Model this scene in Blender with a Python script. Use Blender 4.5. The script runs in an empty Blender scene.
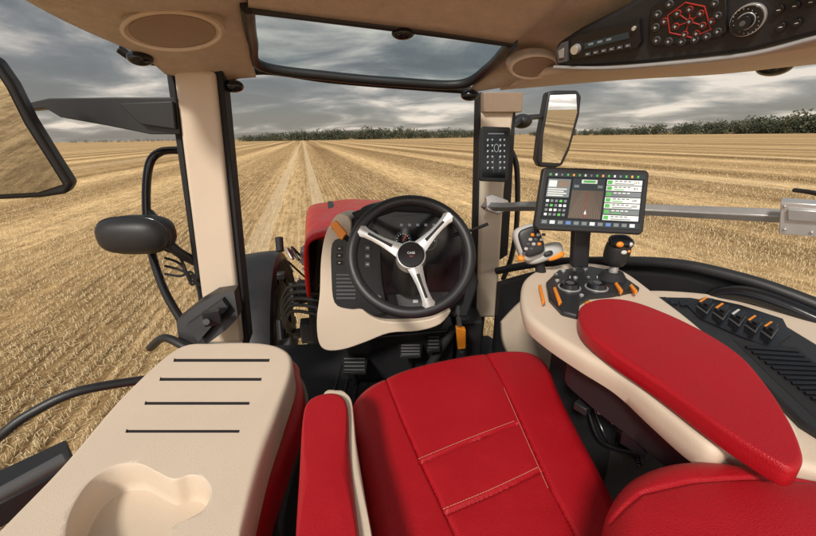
import bpy, math, random
import numpy as np
from mathutils import Vector, Matrix
random.seed(7); rng=np.random.default_rng(7)
scene=bpy.context.scene
scene.view_settings.view_transform='Standard'; scene.view_settings.look='None'; scene.view_settings.exposure=0
EYE=Vector((0,0,2.95)); F=363.0
RM=Matrix.Rotation(math.radians(70),3,'X')@Matrix.Rotation(math.radians(-1.0),3,'Z')
cd=bpy.data.cameras.new('camera'); cam=bpy.data.objects.new('camera',cd); scene.collection.objects.link(cam)
cd.lens=16; cd.sensor_width=36; cd.clip_start=0.02; cd.clip_end=9000
cam.matrix_world=Matrix.Translation(EYE)@RM.to_4x4(); scene.camera=cam

# ---- photogrammetry: survey of a photo point on a known plane (depth y, height z or range d)
def ray(px,py): return RM@Vector(((px-408)/F,(268-py)/F,-1))
def S(px,py,y=None,z=None,d=None):
    v=ray(px,py)
    if y is not None: t=y/v.y
    elif z is not None: t=z/v.z
    else: t=d
    return EYE+v*t
class Pl:
    def __init__(s,p0,p1,p2):
        s.p=p0; n=(p1-p0).cross(p2-p0).normalized()
        if n.dot(EYE-p0)<0: n=-n
        s.n=n
    def at(s,px,py,h=0):
        v=ray(px,py); t=(s.p-EYE).dot(s.n)/v.dot(s.n)
        return EYE+v*t+s.n*h
def plc(p,n):
    q=Pl.__new__(Pl); q.p=p; n=Vector(n).normalized(); q.n=n if n.dot(EYE-q.p)>0 else -n; return q

# ---------------- materials
def nt(m):
    m.use_nodes=True; t=m.node_tree; return t,t.nodes,t.links
def mat(name,col,rough=.5,metal=0,var=.15,vs=6,bump=0,bs=300,kind='noise',emit=0,coat=0,spec=.5):
    m=bpy.data.materials.new(name); t,N,L=nt(m); p=N['Principled BSDF']
    p.inputs['Roughness'].default_value=rough; p.inputs['Metallic'].default_value=metal
    p.inputs['Specular IOR Level'].default_value=spec
    if coat: p.inputs['Coat Weight'].default_value=coat; p.inputs['Coat Roughness'].default_value=.15
    tc=N.new('ShaderNodeTexCoord')
    nz=N.new('ShaderNodeTexNoise'); nz.inputs['Scale'].default_value=vs; nz.inputs['Detail'].default_value=6; nz.inputs['Roughness'].default_value=.65
    L.new(tc.outputs['Object'],nz.inputs['Vector'])
    mx=N.new('ShaderNodeMix'); mx.data_type='RGBA'
    mx.inputs[6].default_value=(*[c*(1-var) for c in col],1); mx.inputs[7].default_value=(*[min(1,c*(1+var)) for c in col],1)
    L.new(nz.outputs[0],mx.inputs[0]); L.new(mx.outputs[2],p.inputs['Base Color'])
    if metal<1:
        mr=N.new('ShaderNodeMapRange'); mr.inputs[1].default_value=.3; mr.inputs[2].default_value=.7; mr.inputs[3].default_value=max(0,rough-.08); mr.inputs[4].default_value=min(1,rough+.1)
        L.new(nz.outputs[0],mr.inputs[0]); L.new(mr.outputs[0],p.inputs['Roughness'])
    if emit:
        p.inputs['Emission Color'].default_value=(*col,1); p.inputs['Emission Strength'].default_value=emit
    if bump:
        if kind=='leather':
            b=N.new('ShaderNodeTexVoronoi'); b.inputs['Scale'].default_value=bs; o=b.outputs['Distance']
        else:
            b=N.new('ShaderNodeTexNoise'); b.inputs['Scale'].default_value=bs; b.inputs['Detail'].default_value=3; o=b.outputs[0]
        L.new(tc.outputs['Object'],b.inputs['Vector'])
        bn=N.new('ShaderNodeBump'); bn.inputs['Strength'].default_value=bump; bn.inputs['Distance'].default_value=.001
        L.new(o,bn.inputs['Height'])
        if kind=='leather':
            w=N.new('ShaderNodeTexNoise'); w.inputs['Scale'].default_value=7; w.inputs['Detail'].default_value=2; w.inputs['Distortion'].default_value=.8
            L.new(tc.outputs['Object'],w.inputs['Vector'])
            b2=N.new('ShaderNodeBump'); b2.inputs['Strength'].default_value=.25; b2.inputs['Distance'].default_value=.006
            L.new(w.outputs[0],b2.inputs['Height']); L.new(bn.outputs[0],b2.inputs['Normal']); L.new(b2.outputs[0],p.inputs['Normal'])
        else: L.new(bn.outputs[0],p.inputs['Normal'])
    return m
M={}
M['red']=mat('red_leather',(.40,.005,.012),.44,var=.14,vs=9,bump=.55,bs=620,kind='leather',spec=.4)
M['paint']=mat('red_paint',(.46,.006,.006),.38,coat=.12,spec=.3)
M['beige']=mat('beige_plastic',(.68,.56,.44),.5,var=.06,bump=.5,bs=700)
M['fabric']=mat('beige_headliner',(.58,.49,.40),.9,var=.22,vs=30,bump=1,bs=260,spec=.2)
M['beiged']=mat('beige_dark_plastic',(.30,.215,.15),.6,var=.15,vs=40,bump=1,bs=300)
M['black']=mat('black_plastic',(.018,.018,.020),.42,var=.3,bump=.35,bs=600)
M['gloss']=mat('gloss_black',(.010,.010,.012),.14,var=.2)
M['dark']=mat('dark_rubber',(.012,.012,.014),.75,var=.4,bump=.4,bs=200)
M['grey']=mat('grey_plastic',(.09,.09,.095),.5,var=.15,bump=.2,bs=500)
M['pale']=mat('pale_grip_plastic',(.50,.495,.48),.32,var=.06)
M['silver']=mat('silver_metal',(.74,.735,.73),.28,metal=.7,var=.05)
M['steel']=mat('painted_steel',(.45,.45,.45),.35,metal=.5,var=.12,vs=20)
M['orange']=mat('orange_plastic',(.85,.27,.02),.4,var=.05)
M['white']=mat('white_print',(.60,.60,.59),.5,var=.03)
M['redp']=mat('red_button_plastic',(.42,.03,.02),.4,var=.05)
M['stitch']=mat('stitch_thread',(.62,.33,.24),.8)
M['mirror']=mat('mirror_glass',(.74,.76,.77),.0,metal=1,var=.01)
M['screen']=mat('screen_black',(.006,.007,.009),.12,var=.05)
def em(n,c,e): return mat(n,c,.3,emit=e,var=.02)
M['s_white']=em('screen_white',(.66,.69,.67),.45)
M['s_green']=em('screen_green',(.08,.36,.07),.6)
M['s_grey']=em('screen_grey',(.16,.18,.19),.4)
M['s_dark']=em('screen_dark',(.02,.03,.035),.3)
M['s_brown']=em('screen_brown',(.085,.065,.05),.4)
M['s_tan']=em('screen_tan',(.22,.16,.12),.4)
M['s_red']=em('screen_red',(.45,.05,.03),.3)
M['s_blue']=em('screen_blue',(.10,.18,.4),.4)
M['s_orange']=em('screen_orange',(.85,.35,.05),.5)

# ---------------- mesh builder
def crom(pts,n,closed=False):
    P=[Vector(p) for p in pts]; m=len(P); out=[]
    segs=m if closed else m-1
    for i in range(segs):
        if closed: a,b,c,e=P[(i-1)%m],P[i],P[(i+1)%m],P[(i+2)%m]
        else: a,b,c,e=P[max(i-1,0)],P[i],P[i+1],P[min(i+2,m-1)]
        for k in range(n):
            t=k/n
            out.append(.5*((2*b)+(c-a)*t+(2*a-5*b+4*c-e)*t*t+(3*b-a-3*c+e)*t**3))
    if not closed: out.append(P[-1])
    return out
def resample(P,n):
    Q=P+[P[0]]; L=[0]
    for i in range(len(P)): L.append(L[-1]+(Q[i+1]-Q[i]).length)
    out=[];j=0
    for k in range(n):
        s=L[-1]*k/n
        while L[j+1]<s: j+=1
        out.append(Q[j].lerp(Q[j+1],(s-L[j])/max(1e-9,L[j+1]-L[j])))
    return out
WL={}
import bmesh
class B:
    def __init__(s): s.v=[];s.f=[];s.m=[];s.mats=[]
    def mi(s,k):
        if k not in s.mats: s.mats.append(k)
        return s.mats.index(k)
    def add(s,V,Fc,k):
        o=len(s.v); s.v+= [tuple(x) for x in V]; i=s.mi(k)
        for f in Fc: s.f.append([a+o for a in f]); s.m.append(i)
        return s
    def prism(s,P,vec,k):
        n=len(P); V=list(P)+[p+vec for p in P]
        Fc=[list(range(n)),list(range(2*n-1,n-1,-1))]+[[i,i+n,(i+1)%n+n,(i+1)%n] for i in range(n)]
        return s.add(V,Fc,k)
    def dec(s,pl,pts,h0,h1,k):
        return s.prism([pl.at(*p,h0) for p in pts],pl.n*(h1-h0),k)
    def rect(s,pl,x0,y0,x1,y1,h0,h1,k): return s.dec(pl,[(x0,y0),(x1,y0),(x1,y1),(x0,y1)],h0,h1,k)
    def disc(s,pl,px,py,rp,h0,h1,k,n=28,top=1.0):
        c=pl.at(px,py); r=(c-pl.at(px+rp,py)).length
        return s.cyl(c+pl.n*h0,c+pl.n*h1,r,r*top,k,n)
    def cyl(s,a,b,r0,r1,k,n=24):
        ax=(b-a).normalized(); t=Vector((0,0,1)) if abs(ax.z)<.9 else Vector((1,0,0))
        u=ax.cross(t).normalized(); w=ax.cross(u)
        V=[a+(u*math.cos(2*math.pi*i/n)+w*math.sin(2*math.pi*i/n))*r0 for i in range(n)]+[b+(u*math.cos(2*math.pi*i/n)+w*math.sin(2*math.pi*i/n))*r1 for i in range(n)]
        Fc=[list(range(n-1,-1,-1)),list(range(n,2*n))]+[[i,(i+1)%n,(i+1)%n+n,i+n] for i in range(n)]
        return s.add(V,Fc,k)
    def box(s,c,sz,k,yaw=0,rot=None):
        R=rot or Matrix.Rotation(yaw,3,'Z'); h=[x/2 for x in sz]
        V=[Vector(c)+R@Vector((x*h[0],y*h[1],z*h[2])) for x in(-1,1) for y in(-1,1) for z in(-1,1)]
        return s.add(V,[[0,1,3,2],[4,6,7,5],[0,4,5,1],[2,3,7,6],[0,2,6,4],[1,5,7,3]],k)
    def tube(s,pts,r,k,n=10,sm=8,closed=False,rs=None):
        P=crom(pts,sm,closed) if sm>1 else [Vector(p) for p in pts]
        m=len(P); V=[];Fc=[]; pu=None
        for i,p in enumerate(P):
            a=P[(i+1)%m] if closed or i<m-1 else P[i]; b=P[i-1] if closed or i>0 else P[i]
            ax=(a-b).normalized()
            if pu is None:
                t=Vector((0,0,1)) if abs(ax.z)<.9 else Vector((1,0,0)); pu=ax.cross(t).normalized()
            pu=(pu-ax*pu.dot(ax)).normalized(); w=ax.cross(pu)
            rr=r if rs is None else rs[0]+(rs[1]-rs[0])*i/(m-1)
            for j in range(n):
                q=2*math.pi*j/n; V.append(p+(pu*math.cos(q)+w*math.sin(q))*rr)
        for i in range(m if closed else m-1):
            for j in range(n):
                a=i*n+j;b2=i*n+(j+1)%n;c=((i+1)%m)*n+(j+1)%n;e=((i+1)%m)*n+j
                Fc.append([a,b2,c,e])
        if not closed: Fc+= [list(range(n-1,-1,-1)),[(m-1)*n+j for j in range(n)]]
        return s.add(V,Fc,k)
    def ell(s,c,r,k,rot=None,nu=24,nv=14,pw=1.0):
        R=rot or Matrix.Identity(3); V=[];Fc=[]
        def sp(x): return math.copysign(abs(x)**pw,x)
        for i in range(nv+1):
            th=math.pi*i/nv
            for j in range(nu):
                ph=2*math.pi*j/nu
                V.append(c+R@Vector((r[0]*sp(math.sin(th))*sp(math.cos(ph)),r[1]*sp(math.sin(th))*sp(math.sin(ph)),r[2]*sp(math.cos(th)))))
        for i in range(nv):
            for j in range(nu): Fc.append([i*nu+j,i*nu+(j+1)%nu,(i+1)*nu+(j+1)%nu,(i+1)*nu+j])
        return s.add(V,Fc,k)
    def grid(s,rows,k,sm=6):
        R=[crom(r,sm) for r in rows]; cols=[crom([R[i][j] for i in range(len(R))],sm) for j in range(len(R[0]))]
        a=len(cols); b=len(cols[0]); V=[cols[i][j] for i in range(a) for j in range(b)]
        return s.add(V,[[i*b+j,i*b+j+1,(i+1)*b+j+1,(i+1)*b+j] for i in range(a-1) for j in range(b-1)],k)
    def pad(s,out,thick,rnd,k,crown=0,seams=(),n=160,rings=30,dep=.004,w=.004,sidek=None,inset=.0):
        O=resample(crom(out,10,True),n); c=sum(O,Vector())/n
        V=[];Fc=[];up=Vector((0,0,1))
        S_=[1-(1-i/rings)**1.8 for i in range(1,rings+1)]
        V.append(c+up*crown)
        for sv in S_:
            for o in O:
                d=(1-sv)*(o-c).length
                dr=0
                if d<rnd: dr=rnd-math.sqrt(max(0,rnd*rnd-(rnd-d)**2))
                V.append(c+(o-c)*sv+up*(crown*(1-sv*sv)-dr))
        if seams:
            A=np.array([tuple(v) for v in V]); D=np.full(len(A),9.)
            for sm in seams:
                for a,b in zip(sm[:-1],sm[1:]):
                    a2=np.array(a[:2]);b2=np.array(b[:2]);ab=b2-a2;t=np.clip(((A[:,:2]-a2)@ab)/(ab@ab),0,1)
                    D=np.minimum(D,np.linalg.norm(A[:,:2]-(a2+t[:,None]*ab),axis=1))
            A[:,2]-=dep*np.exp(-(D/w)**2)+dep*.45*np.exp(-D/.018)
            V=[Vector(x) for x in A]
        for j in range(n): Fc.append([0,1+j,1+(j+1)%n])
        for r in range(rings-1):
            for j in range(n): Fc.append([1+r*n+j,1+(r+1)*n+j,1+(r+1)*n+(j+1)%n,1+r*n+(j+1)%n])
        s.add(V,Fc,k)
        base=len(s.v)-n; i0=len(s.v)
        W=[];
        for q,ins in((thick*.5,0),(thick-rnd*.3,inset*.6),(thick,inset+rnd*.3)):
            for o in O: W.append(o+(c-o).normalized()*ins-up*q)
        mi=s.mi(sidek or k); s.v+=[tuple(x) for x in W]
        prev=base
        for r in range(3):
            cur=i0+r*n
            for j in range(n): s.f.append([prev+j,cur+j,cur+(j+1)%n,prev+(j+1)%n]); s.m.append(mi)
            prev=cur
        s.f.append([prev+j for j in range(n)][::-1]); s.m.append(mi)
        return s
    def fin(s,name,parent=None,bev=0,seg=2,thick=0,label=None,cat=None,kind=None,group=None,ang=38):
        me=bpy.data.meshes.new(name); V=np.array(s.v); c=(V.min(0)+V.max(0))/2
        if kind=='structure': c=np.zeros(3)
        me.from_pydata((V-c).tolist(),[],s.f); 
        for k in s.mats: me.materials.append(M[k])
        me.polygons.foreach_set('material_index',s.m); me.update()
        bm=bmesh.new(); bm.from_mesh(me); bmesh.ops.remove_doubles(bm,verts=bm.verts,dist=1e-6); bmesh.ops.recalc_face_normals(bm,faces=bm.faces)
        if thick:   # open shells: face the cab, thicken away from it
            cc=Vector(c); q=sum((f.normal.dot(EYE-(f.calc_center_median()+cc))*f.calc_area() for f in bm.faces))
            if q<0: bmesh.ops.reverse_faces(bm,faces=bm.faces)
        bm.to_mesh(me); bm.free()
        me.polygons.foreach_set('use_smooth',[True]*len(me.polygons)); me.set_sharp_from_angle(angle=math.radians(ang))
        o=bpy.data.objects.new(name,me); scene.collection.objects.link(o); o.location=c; WL[o.name]=Vector(c)
        if parent: o.parent=parent; o.matrix_parent_inverse=Matrix.Translation(-WL[parent.name])
        if thick: md=o.modifiers.new('solid','SOLIDIFY'); md.thickness=thick; md.offset=-1
        if bev:
            md=o.modifiers.new('bevel','BEVEL'); md.width=bev; md.segments=seg; md.limit_method='ANGLE'; md.angle_limit=math.radians(38)
        for a,b in(('label',label),('category',cat),('kind',kind),('group',group)):
            if b: o[a]=b
        return o
def thing(name,loc,label,cat,group=None):
    o=bpy.data.objects.new(name,None); o.empty_display_size=.1; scene.collection.objects.link(o); o.location=loc; WL[o.name]=Vector(loc)
    o['label']=label;o['category']=cat
    if group:o['group']=group
    return o
def text(name,s,pl,px,py,size,k,parent,h=.002):
    cu=bpy.data.curves.new(name,'FONT'); cu.body=s; cu.align_x='CENTER'; cu.align_y='CENTER'; cu.size=1; cu.extrude=.01
    to=bpy.data.objects.new('tmp',cu); scene.collection.objects.link(to); bpy.context.view_layer.update()
    me=bpy.data.meshes.new_from_object(to.evaluated_get(bpy.context.evaluated_depsgraph_get())); bpy.data.objects.remove(to)
    c=pl.at(px,py,h); r=(pl.at(px+1,py)-pl.at(px,py)); sc=r.length*size; r.normalize(); u=pl.n.cross(r)
    mm=Matrix(((r.x*sc,u.x*sc,pl.n.x*sc*.02),(r.y*sc,u.y*sc,pl.n.y*sc*.02),(r.z*sc,u.z*sc,pl.n.z*sc*.02))).to_4x4()
    me.transform(mm); me.name=name; me.materials.clear(); me.materials.append(M[k])
    o=bpy.data.objects.new(name,me); scene.collection.objects.link(o); o.location=c; WL[o.name]=c.copy()
    o.parent=parent; o.matrix_parent_inverse=Matrix.Translation(-WL[parent.name]); return o
def boolean(o,cutb):
    c=cutb.fin('cutter'); bpy.context.view_layer.update()
    md=o.modifiers.new('cut','BOOLEAN'); md.object=c; md.solver='EXACT'
    bpy.context.view_layer.update()
    me=bpy.data.meshes.new_from_object(o.evaluated_get(bpy.context.evaluated_depsgraph_get()))
    o.modifiers.remove(md); o.data=me; bpy.data.objects.remove(c)
    me.polygons.foreach_set('use_smooth',[True]*len(me.polygons)); me.set_sharp_from_angle(angle=math.radians(35))

# ================= SETTING =================
HA=math.radians(15)   # row heading, to the left of +Y
fm=bpy.data.materials.new('stubble_ground'); t,N,L=nt(fm); p=N['Principled BSDF']; p.inputs['Roughness'].default_value=.95; p.inputs['Specular IOR Level'].default_value=.1
tc=N.new('ShaderNodeTexCoord'); mp=N.new('ShaderNodeMapping'); mp.inputs['Rotation'].default_value=(0,0,-HA); L.new(tc.outputs['Object'],mp.inputs['Vector'])
def noise(scale_vec,det=5,rough=.6):
    m2=N.new('ShaderNodeMapping'); m2.inputs['Scale'].default_value=scale_vec; L.new(mp.outputs[0],m2.inputs['Vector'])
    n=N.new('ShaderNodeTexNoise'); n.inputs['Scale'].default_value=1; n.inputs['Detail'].default_value=det; n.inputs['Roughness'].default_value=rough; L.new(m2.outputs[0],n.inputs['Vector']); return n.outputs[0]
def ramp(inp,stops):
    r=N.new('ShaderNodeValToRGB'); L.new(inp,r.inputs[0]); e=r.color_ramp.elements
    e[0].position,e[0].color=stops[0][0],(*stops[0][1],1); e[1].position,e[1].color=stops[1][0],(*stops[1][1],1)
    for q,c in stops[2:]:
        x=e.new(q); x.color=(*c,1)
    return r.outputs[0]
def mixc(f,a,b,mode='MIX'):
    m2=N.new('ShaderNodeMix'); m2.data_type='RGBA'; m2.blend_type=mode
    if isinstance(f,float): m2.inputs[0].default_value=f
    else: L.new(f,m2.inputs[0])
    L.new(a,m2.inputs[6]); L.new(b,m2.inputs[7]); return m2.outputs[2]
fine=noise((26,9,9),8,.85); rows=noise((4.5,.30,1),5,.75); strips=noise((.22,.003,1),3,.6); big=noise((.05,.02,1),4,.6); clod=noise((2.2,1.6,3),8,.8)
c1=ramp(fine,[(.30,(.27,.19,.105)),(.68,(.86,.68,.44)),(.5,(.66,.50,.30))])
c2=ramp(rows,[(.38,(.62,.58,.52)),(.6,(1.12,1.1,1.07))])
c3=ramp(strips,[(.40,(.70,.66,.60)),(.58,(1.20,1.19,1.16)),(.5,(.97,.95,.92))])
c4=ramp(big,[(.3,(.88,.86,.83)),(.7,(1.08,1.07,1.04))])
c5=ramp(clod,[(.36,(.62,.58,.53)),(.56,(1.1,1.08,1.05))])
col=mixc(1.0,c1,c2,'MULTIPLY'); col=mixc(1.0,col,c3,'MULTIPLY'); col=mixc(1.0,col,c4,'MULTIPLY'); col=mixc(1.0,col,c5,'MULTIPLY')
sx=N.new('ShaderNodeSeparateXYZ'); L.new(mp.outputs[0],sx.inputs[0])
def mth(op,a,b=None,c=None):
    m2=N.new('ShaderNodeMath'); m2.operation=op
    for i,x in enumerate((a,b,c)):
        if x is None: continue
        if isinstance(x,(int,float)): m2.inputs[i].default_value=x
        else: L.new(x,m2.inputs[i])
    return m2.outputs[0]
# combine swaths (pale straw band / darker stubble band) and tramline tracks
sw_=mth('SINE',mth('ADD',mth('MULTIPLY',sx.outputs[0],2*math.pi/8.5),mth('MULTIPLY',strips,3.0)))
c6=ramp(mth('MULTIPLY_ADD',sw_,.5,.5),[(.25,(.74,.70,.64)),(.8,(1.14,1.13,1.10))])
col=mixc(1.0,col,c6,'MULTIPLY')
tm=mth('ABSOLUTE',mth('SUBTRACT',mth('PINGPONG',mth('ADD',sx.outputs[0],.6),13.0),1.0))
tl=mth('LESS_THAN',mth('ADD',tm,mth('MULTIPLY',rows,.25)),.42)
lite=N.new('ShaderNodeRGB'); lite.outputs[0].default_value=(.74,.60,.42,1)
col=mixc(mth('MULTIPLY',tl,.5),col,lite.outputs[0])
L.new(col,p.inputs['Base Color'])
bn=N.new('ShaderNodeBump'); bn.inputs['Strength'].default_value=.8; bn.inputs['Distance'].default_value=.03; L.new(mth('ADD',fine,rows),bn.inputs['Height']); L.new(bn.outputs[0],p.inputs['Normal'])
M['field']=fm
b=B(); b.add([(-4000,-4000,0),(4000,-4000,0),(4000,6000,0),(-4000,6000,0)],[[0,1,2,3]],'field'); b.fin('ground',kind='structure')

# stubble stalks (uncountable), in clumped rows
sm_=mat('straw',(.70,.545,.335),.8,var=.5,vs=30,spec=.2); M['straw']=sm_
NS=480000
az=rng.uniform(math.radians(-66),math.radians(62),NS); rr=2.3*np.exp(rng.uniform(0,1,NS)**.85*math.log(60/2.3))
X=rr*np.sin(az);Y=rr*np.cos(az)
ch,sh=math.cos(HA),math.sin(HA)
ux=X*ch+Y*sh; uy=-X*sh+Y*ch
stand=rng.random(NS)<.78
sp=.21
row=np.round(ux/sp)
ux=np.where(stand,row*sp+rng.normal(0,.022,NS),ux)
tuft=np.round((uy+np.sin(row*12.9898)*3)/.11)*.11-np.sin(row*12.9898)*3
uy=np.where(stand&(rng.random(NS)<.6),tuft+rng.normal(0,.02,NS),uy)
X=ux*ch-uy*sh;Y=ux*sh+uy*ch
pat=np.sin(X*3.1+2*np.sin(Y*1.3))*np.sin(Y*2.7+1.7*np.sin(X*1.9))
keep=~((np.abs(ux+.1)<.75)&(uy<4.5)&(uy>-3)) & (rng.random(NS)<1-rr/62) & (rng.random(NS)<.70+.30*pat)
X,Y,stand=X[keep],Y[keep],stand[keep]; n=len(X)
hgt=rng.uniform(.03,.085,n); yaw=rng.uniform(0,math.pi,n); wd=rng.uniform(.0014,.0028,n)*(1+np.hypot(X,Y)/9)
lx=np.where(stand,rng.normal(0,.016,n),np.cos(yaw)*hgt); ly=np.where(stand,rng.normal(0,.016,n),np.sin(yaw)*hgt)
z0=np.where(stand,0,rng.uniform(.004,.02,n)); z1=np.where(stand,hgt,z0+rng.uniform(0,.02,n))
wx=np.cos(yaw+1.57)*wd; wy=np.sin(yaw+1.57)*wd
co=np.empty((n,4,3))
co[:,0]=np.stack([X-wx,Y-wy,z0],1);co[:,1]=np.stack([X+wx,Y+wy,z0],1);co[:,2]=np.stack([X+lx+wx,Y+ly+wy,z1],1);co[:,3]=np.stack([X+lx-wx,Y+ly-wy,z1],1)
me=bpy.data.meshes.new('stubble'); me.vertices.add(n*4); me.vertices.foreach_set('co',co.ravel()); me.loops.add(n*4); me.loops.foreach_set('vertex_index',np.arange(n*4)); me.polygons.add(n); me.polygons.foreach_set('loop_start',np.arange(n)*4); me.update(calc_edges=True); me.materials.append(sm_)
o=bpy.data.objects.new('stubble',me); scene.collection.objects.link(o); o['kind']='stuff'; o['label']='cut straw stubble standing in rows on the field'; o['category']='stubble'

# woods
def leafmat(n,a,b):
    m=bpy.data.materials.new(n); t,N,L=nt(m); p=N['Principled BSDF']; p.inputs['Roughness'].default_value=.9
    tc=N.new('ShaderNodeTexCoord'); z=N.new('ShaderNodeTexNoise'); z.inputs['Scale'].default_value=.12; z.inputs['Detail'].default_value=4; L.new(tc.outputs['Object'],z.inputs['Vector'])
    r=N.new('ShaderNodeValToRGB'); r.color_ramp.elements[0].position=.38; r.color_ramp.elements[0].color=(*a,1); r.color_ramp.elements[1].position=.62; r.color_ramp.elements[1].color=(*b,1); L.new(z.outputs[0],r.inputs[0]); L.new(r.outputs[0],p.inputs['Base Color']); return m
M['leaf']=leafmat('foliage',(.045,.058,.036),(.11,.115,.07))  # distance haze put into the leaf colour by lightening it
def wood(name,line,hs,count,label,depth=25,leaves=130):
    V=[];Fc=[]
    for i in range(count):
        q=(i+random.random())/count*(len(line)-1); k=min(int(q),len(line)-2); f=q-k
        x=line[k][0]+(line[k+1][0]-line[k][0])*f+random.uniform(-1,1)*depth*.3; y=line[k][1]+(line[k+1][1]-line[k][1])*f+random.uniform(0,depth)
        h=(hs[k]+(hs[k+1]-hs[k])*f)*random.uniform(.68,1.0)*(1+.2*math.sin(q*9)*math.sin(q*23)); w=h*random.uniform(.45,.65)
        lob=[(random.gauss(0,w*.4),random.gauss(0,w*.4),h*random.uniform(.05,.82),w*random.uniform(.35,.6)) for _ in range(7)]
        for _ in range(leaves):
            a=random.choice(lob); d=Vector((random.gauss(0,1),random.gauss(0,1),random.gauss(0,1))).normalized()*a[3]*random.uniform(.7,1.05)
            c=Vector((x+a[0],y+a[1],max(.4,a[2]))) + Vector((d.x,d.y,d.z*.8)); c.z=max(.3,c.z)
            s=h*random.uniform(.03,.07); u=Vector((random.gauss(0,1),random.gauss(0,1),random.gauss(0,1))).normalized(); v=u.cross(Vector((random.gauss(0,1),random.gauss(0,1),random.gauss(0,1)))).normalized()
            j=len(V); V+=[c+u*s,c+v*s*.8,c-u*s,c-v*s*.8]; Fc.append([j,j+1,j+2,j+3])
    me=bpy.data.meshes.new(name); me.from_pydata([tuple(v) for v in V],[],Fc); me.materials.append(M['leaf'])
    o=bpy.data.objects.new(name,me); scene.collection.objects.link(o); o['kind']='stuff'; o['label']=label; o['category']='woodland'
wood('wood',[(-205,470),(-120,455),(-30,450),(95,460)],[7,13,14,10],380,'dark green wood on the far edge of the stubble field',30)
wood('wood',[(185,560),(260,460),(290,340),(300,250),(300,140)],[7,10,13,16,18],460,'row of green trees bordering the stubble field',20)
wood('hedge',[(-900,1000),(-450,950),(0,900),(500,950),(1100,900)],[9,8,8,9,9],420,'thin distant hedge along the horizon',40,60)

# sky
w=bpy.data.worlds.new('World'); scene.world=w; w.use_nodes=True; N=w.node_tree.nodes; L=w.node_tree.links
bg=N['Background']; out=N['World Output']
sky=N.new('ShaderNodeTexSky'); sky.sky_type='NISHITA'; sky.sun_disc=False
SE,SA=math.radians(42),math.radians(205)
sky.sun_elevation=SE; sky.sun_rotation=SA
L.new(sky.outputs[0],bg.inputs[0]); bg.inputs[1].default_value=.1
tc=N.new('ShaderNodeTexCoord'); sx=N.new('ShaderNodeSeparateXYZ'); L.new(tc.outputs['Generated'],sx.inputs[0])
zz=mth('ADD',mth('MAXIMUM',sx.outputs[2],0.0),.15)
cb=N.new('ShaderNodeCombineXYZ'); L.new(mth('DIVIDE',sx.outputs[0],zz),cb.inputs[0]); L.new(mth('DIVIDE',sx.outputs[1],zz),cb.inputs[1])
def wn(sc,det,rough,dist,vec,loc=(3.1,1.7,0)):
    n=N.new('ShaderNodeTexNoise'); n.inputs['Scale'].default_value=sc; n.inputs['Detail'].default_value=det; n.inputs['Roughness'].default_value=rough; n.inputs['Distortion'].default_value=dist
    mpp=N.new('ShaderNodeMapping'); mpp.inputs['Scale'].default_value=vec; mpp.inputs['Location'].default_value=loc; L.new(cb.outputs[0],mpp.inputs[0]); L.new(mpp.outputs[0],n.inputs['Vector']); return n.outputs[0]
n1=wn(.95,9,.54,.45,(1,1.3,1)); n2=wn(.42,3,.5,.3,(1,1.3,1),(8.3,2.2,0))
dn=mth('ADD',mth('MULTIPLY',n1,.68),mth('MULTIPLY',n2,.32))
cc=ramp(dn,[(.41,(.075,.09,.095)),(.60,(1.0,.88,.75)),(.465,(.125,.14,.145)),(.505,(.23,.235,.23)),(.55,(.52,.48,.43))])
hz=ramp(sx.outputs[2],[(.0,(.74,.60,.48)),(.32,(.14,.16,.17)),(.12,(.46,.40,.35))])
cc=mixc(.27,cc,hz)
back=mth('MAXIMUM',mth('MULTIPLY',sx.outputs[1],-1.0),0.0)  # added soft fill: clouds behind the camera made brighter to light the cab
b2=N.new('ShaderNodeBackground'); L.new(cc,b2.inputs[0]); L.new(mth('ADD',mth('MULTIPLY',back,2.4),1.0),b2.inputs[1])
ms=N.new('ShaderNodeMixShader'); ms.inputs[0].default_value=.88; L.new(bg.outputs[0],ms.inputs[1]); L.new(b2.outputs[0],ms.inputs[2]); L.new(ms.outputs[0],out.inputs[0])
sd=bpy.data.lights.new('sun','SUN'); sd.energy=3.1; sd.angle=math.radians(9); sd.color=(1,.93,.83); so=bpy.data.objects.new('sun',sd); scene.collection.objects.link(so)
dv=Vector((math.sin(SA)*math.cos(SE),math.cos(SA)*math.cos(SE),math.sin(SE))); so.rotation_euler=dv.to_track_quat('Z','Y').to_euler(); so.location=(0,0,20)

# ================= TRACTOR =================
Z=EYE.z
HD=Vector((-.21,.978,0)); RT=Vector((.978,.21,0)); UP=Vector((0,0,1))
tr=thing('tractor',(-.2,1.8,0),'red tractor with beige cab interior standing on stubble field','tractor')
b=B(); b.prism([Vector((-.72,.9,Z-1.1)),Vector((-.72,1.35,Z-1.1)),Vector((-.78,1.78,Z-1.1)),Vector((.46,1.85,Z-1.1)),Vector((1.25,.5,Z-1.1)),Vector((1.4,-.4,Z-1.1)),Vector((-.7,-.4,Z-1.1))],-UP*.06,'dark')
for i in range(14):
    b.box((-.35+i*.05,1.2,Z-1.098),(.012,.9,.006),'black')
b.fin('floor_mat',tr,bev=.01)
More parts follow.
